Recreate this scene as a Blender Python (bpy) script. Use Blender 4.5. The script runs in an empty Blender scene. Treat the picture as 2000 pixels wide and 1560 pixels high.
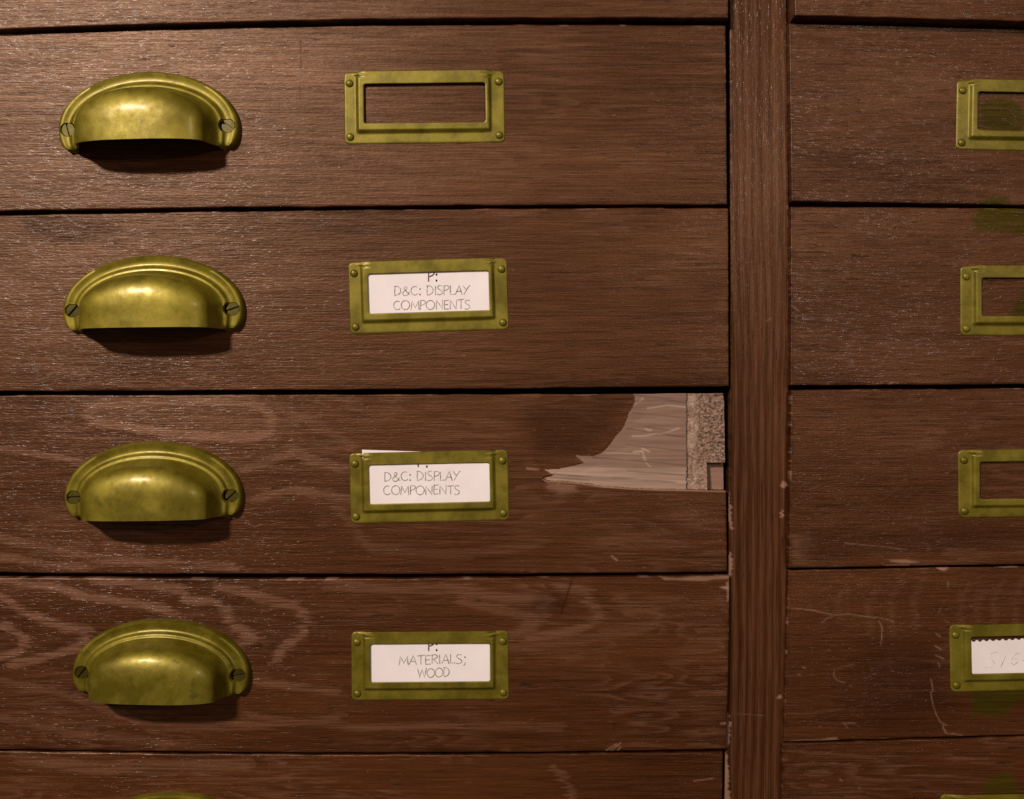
import bpy, math, random
import numpy as np

# ------------------------------------------------------------------ camera, world, lamps, exposure
SC = bpy.context.scene
COL = SC.collection
MM = 0.001
S = 0.25            # one photograph pixel is a quarter of a millimetre on the drawer fronts
D = 500.0           # the camera stands half a metre in front of them

cam = bpy.data.cameras.new('camera')
cam.sensor_width = 36.0
cam.lens = 36.0
cam.clip_start = 0.01
cam.clip_end = 50.0
camo = bpy.data.objects.new('camera', cam)
camo.location = (0, -D * MM, 0)
camo.rotation_euler = (math.pi / 2, 0, 0)
COL.objects.link(camo)
SC.camera = camo

world = bpy.data.worlds.new('World')
SC.world = world
world.use_nodes = True
wb = world.node_tree.nodes['Background']
wb.inputs['Color'].default_value = (1.0, 0.80, 0.66, 1)
wb.inputs['Strength'].default_value = 0.135


def lamp(name, loc, power, size, color, size_y=None):
    l = bpy.data.lights.new(name, 'AREA')
    l.energy = power
    l.color = color
    l.shape = 'ELLIPSE' if size_y else 'DISK'
    l.size = size
    if size_y:
        l.size_y = size_y
    o = bpy.data.objects.new(name, l)
    o.location = loc
    from mathutils import Vector
    o.rotation_euler = (-Vector(loc)).to_track_quat('-Z', 'Y').to_euler()
    COL.objects.link(o)
    return o


lamp('ceiling_lamp', (-0.80, -1.47, 0.89), 41.0, 0.20, (1.0, 0.87, 0.77), 0.12)
lamp('room_lamp', (0.70, -1.70, 0.50), 6.5, 0.14, (1.0, 0.86, 0.75))

SC.view_settings.view_transform = 'Standard'
SC.view_settings.look = 'None'
SC.view_settings.exposure = 0.0
SC.view_settings.gamma = 1.0
SC.render.engine = 'CYCLES'
SC.cycles.max_bounces = 6
SC.cycles.use_denoising = False      # the little sampling grain left reads as sensor grain


# ------------------------------------------------------------------ helpers
def wx(px, y=0.0):
    return (np.asarray(px, float) - 1000.0) * S * (D + y) / D


def wz(py, y=0.0):
    return (780.0 - np.asarray(py, float)) * S * (D + y) / D


def tag(o, label=None, cat=None, group=None, kind=None):
    if label: o['label'] = label
    if cat: o['category'] = cat
    if group: o['group'] = group
    if kind: o['kind'] = kind
    return o


def empty(name, loc):
    o = bpy.data.objects.new(name, None)
    o.location = loc
    o.empty_display_size = 0.01
    COL.objects.link(o)
    return o


def link(name, me, parent=None, loc=(0, 0, 0)):
    o = bpy.data.objects.new(name, me)
    COL.objects.link(o)
    o.parent = parent
    o.location = loc
    return o


def mesh_np(name, co, faces, mat, smooth=True, attrs=None):
    """mesh from an (n,3) array in millimetres and a list/array of equal-length faces (or lists)"""
    me = bpy.data.meshes.new(name)
    co = np.asarray(co, np.float32) * MM
    if isinstance(faces, np.ndarray):
        nf, k = faces.shape
        flat = faces.ravel().astype(np.int32)
        starts = np.arange(nf, dtype=np.int32) * k
        totals = np.full(nf, k, np.int32)
    else:
        nf = len(faces)
        totals = np.array([len(f) for f in faces], np.int32)
        flat = np.array([i for f in faces for i in f], np.int32)
        starts = np.concatenate([[0], np.cumsum(totals)[:-1]]).astype(np.int32)
    me.vertices.add(len(co))
    me.vertices.foreach_set('co', co.ravel())
    me.loops.add(len(flat))
    me.loops.foreach_set('vertex_index', flat)
    me.polygons.add(nf)
    me.polygons.foreach_set('loop_start', starts)
    me.polygons.foreach_set('loop_total', totals)
    me.polygons.foreach_set('use_smooth', np.full(nf, smooth))
    for k, v in (attrs or {}).items():
        a = me.attributes.new(k, 'FLOAT', 'POINT')
        a.data.foreach_set('value', np.asarray(v, np.float32))
    me.update(calc_edges=True)
    me.validate()
    if mat: me.materials.append(mat)
    return me


def vnoise(x, y, seed):
    """smooth value noise in [0,1] on arrays"""
    r = np.random.RandomState(seed).rand(256, 256)
    xi = np.floor(x).astype(int); yi = np.floor(y).astype(int)
    fx = x - xi; fy = y - yi
    fx = fx * fx * (3 - 2 * fx); fy = fy * fy * (3 - 2 * fy)
    a = r[xi % 256, yi % 256]; b = r[(xi + 1) % 256, yi % 256]
    c = r[xi % 256, (yi + 1) % 256]; d = r[(xi + 1) % 256, (yi + 1) % 256]
    return (a * (1 - fx) + b * fx) * (1 - fy) + (c * (1 - fx) + d * fx) * fy


def fnoise(x, y, seed, octs=3):
    t = 0; w = 0; a = 1.0
    for i in range(octs):
        t = t + a * vnoise(x * 2 ** i, y * 2 ** i, seed + i * 7); w += a; a *= 0.5
    return t / w


def pdist(X, Y, pts):
    """distance to a polyline"""
    d = np.full(X.shape, 1e9)
    for (x0, y0), (x1, y1) in zip(pts[:-1], pts[1:]):
        dx, dy = x1 - x0, y1 - y0
        t = np.clip(((X - x0) * dx + (Y - y0) * dy) / max(dx * dx + dy * dy, 1e-9), 0, 1)
        d = np.minimum(d, np.hypot(X - x0 - t * dx, Y - y0 - t * dy))
    return d


def inside(X, Y, pts):
    r = np.zeros(X.shape, bool)
    n = len(pts)
    for i in range(n):
        x0, y0 = pts[i]; x1, y1 = pts[(i + 1) % n]
        if y0 == y1: continue
        c = ((y0 > Y) != (y1 > Y)) & (X < (x1 - x0) * (Y - y0) / (y1 - y0) + x0)
        r ^= c
    return r


def sdist(X, Y, pts):
    """signed distance to a polygon, positive inside"""
    d = pdist(X, Y, list(pts) + [pts[0]])
    return np.where(inside(X, Y, pts), d, -d)


def sstep(a, b, x):
    t = np.clip((x - a) / (b - a), 0, 1)
    return t * t * (3 - 2 * t)


def curve(pts, t):
    pts = sorted(pts)
    x = [p[0] for p in pts]; y = [p[1] for p in pts]
    if len(pts) <= 2:
        return np.interp(t, x, y) if len(pts) == 2 else np.full(np.shape(t), y[0], float)
    c = np.polyfit(x, y, 2)
    return np.where(t < x[0], y[0], np.polyval(c, np.clip(t, x[0], x[-1])))


# ------------------------------------------------------------------ materials
def nodes_of(name):
    m = bpy.data.materials.new(name)
    m.use_nodes = True
    nt = m.node_tree
    b = nt.nodes['Principled BSDF']
    return m, nt, b


class N:
    """thin helper over a node tree"""
    def __init__(s, nt): s.nt = nt
    def new(s, t, **k):
        n = s.nt.nodes.new(t)
        for a, v in k.items(): setattr(n, a, v)
        return n
    def put(s, sock, v):
        if hasattr(v, 'is_output'): s.nt.links.new(v, sock)
        else: sock.default_value = v
    def math(s, op, a, b=0.0, clamp=False):
        n = s.new('ShaderNodeMath', operation=op, use_clamp=clamp)
        s.put(n.inputs[0], a); s.put(n.inputs[1], b)
        return n.outputs[0]
    def attr(s, name):
        return s.new('ShaderNodeAttribute', attribute_name=name).outputs['Fac']
    def coords(s, scale, offset=(0, 0, 0), src='Object'):
        t = s.new('ShaderNodeTexCoord')
        m = s.new('ShaderNodeMapping')
        s.nt.links.new(t.outputs[src], m.inputs['Vector'])
        m.inputs['Scale'].default_value = scale
        m.inputs['Location'].default_value = offset
        return m.outputs[0]
    def noise(s, vec, scale=1.0, detail=2.0, rough=0.5, dist=0.0):
        n = s.new('ShaderNodeTexNoise')
        s.nt.links.new(vec, n.inputs['Vector'])
        n.inputs['Scale'].default_value = scale
        n.inputs['Detail'].default_value = detail
        n.inputs['Roughness'].default_value = rough
        n.inputs['Distortion'].default_value = dist
        return n.outputs['Fac']
    def ramp(s, fac, lo, hi, a=0.0, b=1.0):
        n = s.new('ShaderNodeMapRange')
        n.clamp = True
        s.put(n.inputs['Value'], fac)
        for i, v in zip(('From Min', 'From Max', 'To Min', 'To Max'), (lo, hi, a, b)):
            s.put(n.inputs[i], v)
        return n.outputs[0]
    def mix(s, fac, a, b, mode='MIX'):
        n = s.new('ShaderNodeMix', data_type='RGBA', blend_type=mode)
        s.put(n.inputs['Factor'], fac)
        s.put(n.inputs[6], a if hasattr(a, 'is_output') else (*a, 1))
        s.put(n.inputs[7], b if hasattr(b, 'is_output') else (*b, 1))
        return n.outputs[2]


def wood(name, seed, vertical=False, dark=(0.021, 0.0056, 0.0008), mid=(0.074, 0.0198, 0.0038),
         light=(0.165, 0.078, 0.046), fiber=1.0, glint=1.0, haze=1.0):
    m, nt, b = nodes_of(name)
    n = N(nt)
    off = (seed * 1.37, seed * 0.71, seed * 2.11)
    sx = (lambda a, c: (c, 200, a)) if vertical else (lambda a, c: (a, 200, c))
    fine = n.noise(n.coords(sx(40, 1850), off), detail=3, rough=0.60)
    streak = n.noise(n.coords(sx(20, 480), off), detail=3, rough=0.55)
    broad = n.noise(n.coords(sx(6, 26), off), detail=2)
    f = n.math('ADD', n.math('MULTIPLY', fine, 0.78 * fiber), n.math('MULTIPLY', streak, 0.34))
    f = n.math('ADD', f, n.math('MULTIPLY', n.math('SUBTRACT', broad, 0.5), 0.45))
    f = n.ramp(f, 0.32, 0.86)
    c = n.mix(f, dark, mid)
    # figure of the wood: paler early wood in bands, broken up along the grain
    fig = n.attr('fig')
    figb = n.math('MULTIPLY', fig, n.ramp(fine, 0.34, 0.60, 0.22, 1.0), True)
    c = n.mix(figb, c, light)
    # open pores: short dark dashes along the grain
    pore = n.noise(n.coords(sx(90, 1100), (off[1], off[2], off[0])), detail=1.0)
    pm = n.ramp(pore, 0.66, 0.74, 0.0, 0.65)
    c = n.mix(pm, c, (0.010, 0.003, 0.001))
    dk = n.attr('dark')
    c = n.mix(n.math('MULTIPLY', dk, 0.85, True), c, (0.011, 0.0030, 0.0010))
    st = n.attr('stain')
    c = n.mix(n.math('MULTIPLY', st, n.ramp(n.math('ADD', fine, n.math('MULTIPLY', broad, 0.6)), 0.45, 1.0, 0.95, 0.55), True), c, n.mix(f, (0.009, 0.011, 0.0001), (0.052, 0.052, 0.0005)))
    wr = n.attr('wear')
    bare = n.mix(n.ramp(streak, 0.3, 0.7), (0.22, 0.115, 0.072), (0.34, 0.20, 0.14))
    c = n.mix(wr, c, bare)
    nt.links.new(c, b.inputs['Base Color'])
    # relief under the varnish, and the orange-peel of the varnish itself
    orange = n.noise(n.coords(sx(330, 1400), (off[2], off[0], off[1])), detail=2, rough=0.6)
    wav = n.noise(n.coords(sx(25, 90), off), detail=1)
    h = n.math('ADD', n.math('MULTIPLY', fine, 0.9 * fiber), n.math('MULTIPLY', orange, 0.75))
    h = n.math('ADD', h, n.math('MULTIPLY', wav, 0.5))
    h = n.math('SUBTRACT', h, n.math('MULTIPLY', pm, 0.5))
    bp = n.new('ShaderNodeBump')
    bp.inputs['Strength'].default_value = 0.9
    bp.inputs['Distance'].default_value = 0.00016
    nt.links.new(h, bp.inputs['Height'])
    nt.links.new(bp.outputs[0], b.inputs['Normal'])
    b.inputs['Roughness'].default_value = 0.40
    spec = n.math('MULTIPLY', n.math('ADD', n.math('MULTIPLY', figb, 0.25), n.ramp(f, 0, 1, 0.19, 0.61)), haze)
    spec = n.math('MULTIPLY', spec, n.ramp(dk, 0, 1, 1.0, 0.35))
    spec = n.math('MULTIPLY', spec, n.ramp(st, 0, 1, 1.0, 0.30))
    spec = n.math('MULTIPLY', spec, n.ramp(n.attr('wear'), 0, 1, 1.0, 0.4))
    nt.links.new(spec, b.inputs['Specular IOR Level'])
    b.inputs['Specular Tint'].default_value = (1.0, 0.66, 0.44, 1)
    # glints in the varnish: only on scattered high spots
    spark = n.noise(n.coords(sx(240, 1600), (off[0] + 5, off[2], off[1])), detail=1, rough=0.5)
    clump = n.noise(n.coords(sx(30, 70), (off[1] + 5, off[2], off[0])), detail=2, rough=0.6)
    h2 = n.math('ADD', n.math('MULTIPLY', orange, 1.0), n.math('MULTIPLY', spark, 1.5))
    bp2 = n.new('ShaderNodeBump')
    bp2.inputs['Strength'].default_value = 1.0
    bp2.inputs['Distance'].default_value = 0.00024
    nt.links.new(h2, bp2.inputs['Height'])
    nt.links.new(bp2.outputs[0], b.inputs['Coat Normal'])
    cw = n.math('MULTIPLY', n.ramp(spark, 0.50, 0.64, 0.0, 0.30 * glint), n.ramp(wr, 0, 1, 1, 0.0))
    cw = n.math('MULTIPLY', cw, n.ramp(clump, 0.38, 0.66, 0.30, 1.0))
    nt.links.new(cw, b.inputs['Coat Weight'])
    b.inputs['Coat Roughness'].default_value = 0.20
    b.inputs['Coat Tint'].default_value = (1, 1, 1, 1)
    return m


def bare_wood(name, lo, hi, grain, rough_scale):
    m, nt, b = nodes_of(name)
    n = N(nt)
    if grain:
        t = n.noise(n.coords((30, 100, 700), (3, 1, 2)), detail=3, rough=0.6)
        u = n.noise(n.coords((8, 10, 40), (1, 4, 2)), detail=2)
        f = n.ramp(n.math('ADD', n.math('MULTIPLY', t, 0.6), n.math('MULTIPLY', u, 0.5)), 0.35, 0.78)
    else:
        t = n.noise(n.coords((rough_scale,) * 3, (2, 2, 2)), detail=3, rough=0.7)
        f = n.ramp(t, 0.36, 0.66)
    c = n.mix(f, lo, hi)
    c = n.mix(n.attr('wear'), c, (0.37, 0.255, 0.19))
    c = n.mix(n.attr('dark'), c, tuple(x * 0.25 for x in lo))
    nt.links.new(c, b.inputs['Base Color'])
    bp = n.new('ShaderNodeBump')
    bp.inputs['Strength'].default_value = 0.8
    bp.inputs['Distance'].default_value = 0.0002 if grain else 0.0006
    nt.links.new(t, bp.inputs['Height'])
    nt.links.new(bp.outputs[0], b.inputs['Normal'])
    b.inputs['Roughness'].default_value = 0.62
    b.inputs['Specular IOR Level'].default_value = 0.3
    return m


def brass(name, tone=1.0, rough=0.36, metal=0.62, coat=0.13, grime=0.35):
    m, nt, b = nodes_of(name)
    n = N(nt)
    tc = n.new('ShaderNodeTexCoord')
    oi = n.new('ShaderNodeObjectInfo')
    va = n.new('ShaderNodeVectorMath', operation='ADD')
    sc = n.new('ShaderNodeVectorMath', operation='SCALE')
    nt.links.new(oi.outputs['Location'], sc.inputs[0]); sc.inputs['Scale'].default_value = 37.0
    nt.links.new(tc.outputs['Object'], va.inputs[0]); nt.links.new(sc.outputs[0], va.inputs[1])
    v = va.outputs[0]
    blot = n.noise(v, 75, 4, 0.62)
    spec = n.noise(v, 380, 3, 0.6)
    fine = n.noise(v, 1500, 2, 0.6)
    c = n.mix(n.ramp(blot, 0.40, 0.62), (0.205 * tone, 0.156 * tone, 0.0035 * tone), (0.330 * tone, 0.258 * tone, 0.017 * tone))
    c = n.mix(n.ramp(spec, 0.60, 0.74, 0.0, grime), c, (0.085, 0.072, 0.002))
    spot = n.noise(v, 130, 1, 0.4)
    c = n.mix(n.ramp(spot, 0.72, 0.80, 0.0, 0.6), c, (0.055, 0.055, 0.003))
    nt.links.new(c, b.inputs['Base Color'])
    b.inputs['Metallic'].default_value = metal
    b.inputs['Specular IOR Level'].default_value = 0.35
    b.inputs['Coat Weight'].default_value = coat
    b.inputs['Coat Roughness'].default_value = 0.22
    r = n.ramp(n.math('ADD', n.math('MULTIPLY', blot, 0.5), n.math('MULTIPLY', spec, 0.5)), 0.35, 0.65, rough - 0.06, rough + 0.12)
    nt.links.new(r, b.inputs['Roughness'])
    bp = n.new('ShaderNodeBump')
    bp.inputs['Strength'].default_value = 0.35
    bp.inputs['Distance'].default_value = 0.00008
    nt.links.new(n.math('ADD', n.math('MULTIPLY', fine, 0.6), n.math('MULTIPLY', spec, 1.2)), bp.inputs['Height'])
    nt.links.new(bp.outputs[0], b.inputs['Normal'])
    return m


def paper(name, col):
    m, nt, b = nodes_of(name)
    n = N(nt)
    t = n.noise(n.coords((60, 60, 60)), detail=3)
    f = n.noise(n.coords((900, 900, 900)), detail=2)
    c = n.mix(n.ramp(t, 0.3, 0.7), tuple(x * 0.90 for x in col), col)
    nt.links.new(c, b.inputs['Base Color'])
    b.inputs['Roughness'].default_value = 0.8
    b.inputs['Specular IOR Level'].default_value = 0.2
    bp = n.new('ShaderNodeBump')
    bp.inputs['Strength'].default_value = 0.3
    bp.inputs['Distance'].default_value = 0.00005
    nt.links.new(f, bp.inputs['Height'])
    nt.links.new(bp.outputs[0], b.inputs['Normal'])
    return m


def ink(name, col):
    m, nt, b = nodes_of(name)
    n = N(nt)
    t = n.noise(n.coords((500, 500, 500)), detail=2)
    c = n.mix(n.ramp(t, 0.35, 0.65), tuple(x * 0.6 for x in col), tuple(min(1, x * 1.6) for x in col))
    nt.links.new(c, b.inputs['Base Color'])
    b.inputs['Roughness'].default_value = 0.7
    b.inputs['Specular IOR Level'].default_value = 0.1
    return m


M_BRASS_PULL = brass('aged_brass_pull', 0.58, 0.45, 0.52, 0.13, 0.45)
M_BRASS_WORN = brass('rubbed_brass_pull', 0.60, 0.42, 0.54, 0.18, 0.40)
M_BRASS_DULL = brass('dull_brass_pull', 0.56, 0.45, 0.55, 0.14, 0.55)
M_BRASS_TARNISHED = brass('tarnished_brass_pull', 0.52, 0.42, 0.55, 0.14, 1.15)
M_BRASS_PLATE = brass('aged_brass_plate', 0.50, 0.44, 0.45, 0.07, 0.5)
M_BRASS_DARK = brass('dark_brass_screw', 0.19, 0.42, 0.6)
M_PAPER = paper('card_paper', (0.73, 0.665, 0.66))
M_INK = ink('grey_pencil_ink', (0.26, 0.225, 0.21))
M_INK_DARK = ink('dark_pencil_ink', (0.09, 0.065, 0.055))
M_INK_FAINT = ink('faint_pencil', (0.44, 0.38, 0.35))
M_BARE = bare_wood('bare_split_wood', (0.125, 0.066, 0.042), (0.245, 0.150, 0.109), True, 0)
M_CORE = bare_wood('rough_broken_core', (0.095, 0.048, 0.027), (0.32, 0.20, 0.138), False, 1100)
M_BACKPLY = bare_wood('inner_panel_wood', (0.17, 0.09, 0.055), (0.27, 0.15, 0.10), True, 0)

mdark, ntd, bd = nodes_of('light_blocker_dark')  # near-black finish of the added light blocker behind the drawer gaps
nn = N(ntd)
ntd.links.new(nn.mix(nn.noise(nn.coords((40, 40, 40))), (0.010, 0.004, 0.002), (0.018, 0.007, 0.003)), bd.inputs['Base Color'])
bd.inputs['Roughness'].default_value = 0.9

# ------------------------------------------------------------------ wooden panels (drawer fronts, stile)
R_EDGE = 2.6   # px, rounding of the arrises
TH = [0, 22, 45, 68, 90]
EDGE_OFF = [0.0] + [R_EDGE * (1 - math.cos(math.radians(a))) for a in TH[1:]]
EDGE_DEP = [R_EDGE * (1 - math.sin(math.radians(a))) for a in TH]


def panel_grid(top, bot, left, right, vis, step=2.0, vstep=2.0):
    """photo-pixel positions (X, Y) and edge depth (px) of a panel's lattice; outside `vis` x-range it is coarser"""
    def axis(n_px, fine):
        core = fine
        o = np.array(EDGE_OFF) / n_px
        inner = core[(core > o[-1] * 1.05) & (core < 1 - o[-1] * 1.05)]
        u = np.concatenate([[0.0], o, inner, 1 - o[::-1], [1.0]])
        d = np.concatenate([[70.0], EDGE_DEP, np.zeros(len(inner)), EDGE_DEP[::-1], [70.0]])
        return u, d
    ym = 0.5 * (np.mean([p[1] for p in top]) + np.mean([p[1] for p in bot]))
    x0 = float(curve(left, ym)); x1 = float(curve(right, ym))
    xs = []
    x = x0
    while x < x1:
        xs.append(x)
        x += step if vis[0] - 8 <= x <= vis[1] + 8 else 14.0
    uu = (np.array(xs) - x0) / (x1 - x0)
    h = np.mean([p[1] for p in bot]) - np.mean([p[1] for p in top])
    vv = np.linspace(0, 1, max(6, int(h / vstep)))
    u, du = axis(x1 - x0, uu)
    v, dv = axis(h, vv)
    U, V = np.meshgrid(u, v)
    X = x0 + (x1 - x0) * U
    for _ in range(3):
        yt = curve(top, X); yb = curve(bot, X)
        Y = yt + (yb - yt) * V
        xl = curve(left, Y); xr = curve(right, Y)
        X = xl + (xr - xl) * U
    dep = np.maximum(du[None, :] + 0 * V, dv[:, None] + 0 * U)
    return X, Y, U, V, dep, x1 - x0, h


def panel(name, top, bot, left, right, ydep, mat, parent_fn, fields=None, vis=(0, 2000), seed=1, wear_edges=0.5, split=None):
    X, Y, U, V, dep, wpx, hpx = panel_grid(top, bot, left, right, vis, 2.0, 1.0 if split else 2.0)
    # slightly uneven, hand-sanded arrises
    eb = np.minimum(np.minimum(V, 1 - V) * hpx, np.minimum(U, 1 - U) * wpx)
    wob = (fnoise(X / 60, V * 3 + 1, seed, 3) - 0.5) * 2.4 * np.exp(-eb / 5.0)
    Y2 = Y + np.where(V < 0.5, 1, -1) * wob * (np.minimum(V, 1 - V) * hpx < np.minimum(U, 1 - U) * wpx + 3)
    A = {k: np.zeros(X.shape) for k in ('fig', 'wear', 'stain', 'dark')}
    # worn varnish along the arrises, in broken lengths
    nz = fnoise(X / 38, Y / 5, seed + 3, 3)
    A['wear'] = np.maximum(A['wear'], wear_edges * sstep(0.60, 0.74, nz) * sstep(4.0, 1.0, eb + 0 * X) * (dep < 20) * np.where(V < 0.5, 1.0, 0.25))
    A['dark'] = np.maximum(A['dark'], 0.55 * sstep(9, 1, eb) * sstep(0.35, 0.7, fnoise(X / 70, Y / 14, seed + 9, 3)))
    cls = None
    if fields:
        r = fields(X, Y, A, dep)
        if r is not None:
            X, Y2, dep, cls = r(X, Y2, dep)
    yy = ydep + dep * S
    cx, cy = 0.5 * (X.min() + X.max()), 0.5 * (Y.min() + Y.max())
    ox, oz = float(wx(cx, ydep)), float(wz(cy, ydep))
    # the front face is laid out where it stands; the sides run straight back
    co = np.stack([wx(X, ydep) - ox, yy - ydep, wz(Y2, ydep) - oz], -1).reshape(-1, 3)
    nv, nu = X.shape
    idx = np.arange(nv * nu).reshape(nv, nu)
    q = np.stack([idx[:-1, :-1], idx[1:, :-1], idx[1:, 1:], idx[:-1, 1:]], -1).reshape(-1, 4)
    parent = parent_fn(ox, oz)
    out = {}
    if cls is None:
        out['front'] = link(name, mesh_np(name, co, q, mat, True, {k: v.ravel() for k, v in A.items()}), parent)
        return parent, out, (ox, oz)
    fc = np.maximum.reduce([cls[:-1, :-1], cls[1:, :-1], cls[1:, 1:], cls[:-1, 1:]]).ravel()
    fmin = np.minimum.reduce([cls[:-1, :-1], cls[1:, :-1], cls[1:, 1:], cls[:-1, 1:]]).ravel()
    fc = np.where((fmin == 0) & (fc > 0), 0, fc)      # the broken wall belongs to the front
    for k, (nm, mt) in split.items():
        sel = q[fc == k]
        used = np.unique(sel)
        rm = np.full(nv * nu, -1); rm[used] = np.arange(len(used))
        at = {a: v.ravel()[used] for a, v in A.items()}
        out[nm] = link(nm, mesh_np(nm, co[used], rm[sel], mt or mat, True, at), parent)
    return parent, out, (ox, oz)


def band(A, X, Y, pts, w=9, fade=0, amt=0.8, seed=5, key='fig', warp=7):
    """a paler band along a polyline, ragged along the grain; `fade` px of soft tail below (positive) or above it"""
    n1 = (fnoise(X / 48, Y / 2.6, seed, 3) - 0.5) * 2.6
    n2 = (fnoise(X / 30, Y / 7, seed + 4, 3) - 0.5) * 2
    Xw = X + n1 * warp * 2.2; Yw = Y + n2 * warp * 0.5
    d = pdist(Xw, Yw, pts)
    b = sstep(1.5 * w, 0.55 * w, d)
    A[key] = np.maximum(A[key], amt * b)


def blob(A, X, Y, pts, soft=10, amt=0.5, seed=5, key='fig', warp=8):
    n1 = (fnoise(X / 50, Y / 5, seed, 3) - 0.5) * 2
    n2 = (fnoise(X / 30, Y / 9, seed + 4, 3) - 0.5) * 2
    s = sdist(X + n1 * warp * 2, Y + n2 * warp * 0.6, pts)
    A[key] = np.maximum(A[key], amt * sstep(-soft, soft, s))


def scratch(A, X, Y, pts, w=1.5, amt=0.8, seed=2, key='wear', gap=0.0):
    d = pdist(X, Y, pts)
    n1 = fnoise(X / 9, Y / 9, seed, 2)
    n2 = fnoise(X / 23 + 7, Y / 17, seed + 5, 2)
    k = 0.72 if key == 'wear' else 1.0
    A[key] = np.maximum(A[key], k * amt * np.exp(-(d / (w * (0.6 + 0.6 * n2))) ** 2) * sstep(gap + 0.05, gap + 0.45, n1))


def ell(cx, cy, rx, ry, n=20):
    return [(cx + rx * math.cos(2 * math.pi * i / n), cy + ry * math.sin(2 * math.pi * i / n)) for i in range(n)]


def flecks(A, X, Y, seed, dens=0.5, amt=0.6):
    """scattered tiny nicks through the varnish"""
    r = np.random.RandomState(seed)
    x0, x1, y0, y1 = X.min(), X.max(), Y.min(), Y.max()
    for _ in range(int(dens * 40)):
        px, py = r.uniform(max(x0, 0), min(x1, 2000)), r.uniform(y0 + 5, y1 - 5)
        L = r.uniform(0.5, 3.5); a = r.uniform(-0.25, 0.25)
        sel = (np.abs(X - px) < 14) & (np.abs(Y - py) < 12)
        if not sel.any(): continue
        d = pdist(X[sel], Y[sel], [(px - L * math.cos(a), py - L * math.sin(a)), (px + L * math.cos(a), py + L * math.sin(a))])
        A['wear'][sel] = np.maximum(A['wear'][sel], amt * r.uniform(0.2, 0.8) * np.exp(-(d / 0.9) ** 2))


def soft_figure(A, X, Y, seed, amt, sx=260, sy=34, k=6.0):
    """contour lines of a slowly varying field: the flame figure of flat-sawn boards"""
    f = fnoise(X / sx, Y / sy, seed, 2) * k + (fnoise(X / 40, Y / 6, seed + 3, 2) - 0.5) * 0.5
    s = f - np.floor(f)
    b = sstep(0.0, 0.10, s) * (1 - sstep(0.12, 0.75, s))
    A['fig'] = np.maximum(A['fig'], amt * b * sstep(0.3, 0.7, fnoise(X / 180, Y / 60, seed + 8, 2)))


def shift(pts, dx=0, dy=0):
    return [(x + dx, y + dy) for x, y in pts]


# ---- what each front shows
def f_l0(X, Y, A, dep):
    soft_figure(A, X, Y, 11, 0.20)


def f_l1(X, Y, A, dep):
    soft_figure(A, X, Y, 21, 0.16, 300, 40, 5)
    scratch(A, X, Y, [(587, 80), (588, 135)], 1.6, 0.7, 3, 'dark')
    scratch(A, X, Y, [(586, 160), (585, 195)], 1.2, 0.5, 3, 'dark')
    flecks(A, X, Y, 4, 0.5, 0.5)


def f_l2(X, Y, A, dep):
    soft_figure(A, X, Y, 31, 0.18, 320, 46, 5)
    blob(A, X, Y, [(40, 424), (120, 418), (190, 428), (250, 448), (205, 466), (150, 482), (95, 470), (55, 452)], 12, 0.55, 6, 'dark')
    blob(A, X, Y, [(64, 451), (78, 447), (92, 448), (90, 453), (70, 454)], 2.0, 1.15, 3, 'dark', 2)
    for p in ([(185, 492), (215, 478), (232, 470)], [(200, 486), (250, 470)], [(252, 488), (270, 482)]):
        scratch(A, X, Y, p, 3, 0.8, 7, 'dark', 0.35)
    blob(A, X, Y, [(985, 752), (1150, 744), (1420, 735), (1424, 758), (985, 764)], 6, 0.5, 8, 'dark')
    flecks(A, X, Y, 5, 0.6, 0.5)


BREAK = [(1235, 764), (1239, 782), (1234, 793), (1226, 806), (1222, 818), (1216, 834), (1203, 848), (1194, 860), (1186, 871), (1175, 882), (1158, 888.5),
         (1121, 887), (1131, 896), (1138, 902), (1118, 908.5), (1090, 914), (1062, 915), (1072, 922), (1080, 927),
         (1060, 932), (1068, 938), (1098, 938), (1123, 941), (1150, 944), (1176, 948), (1225, 952), (1276, 954), (1340, 955), (1383, 956.5),
         (1430, 957.5), (1430, 764)]


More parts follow.
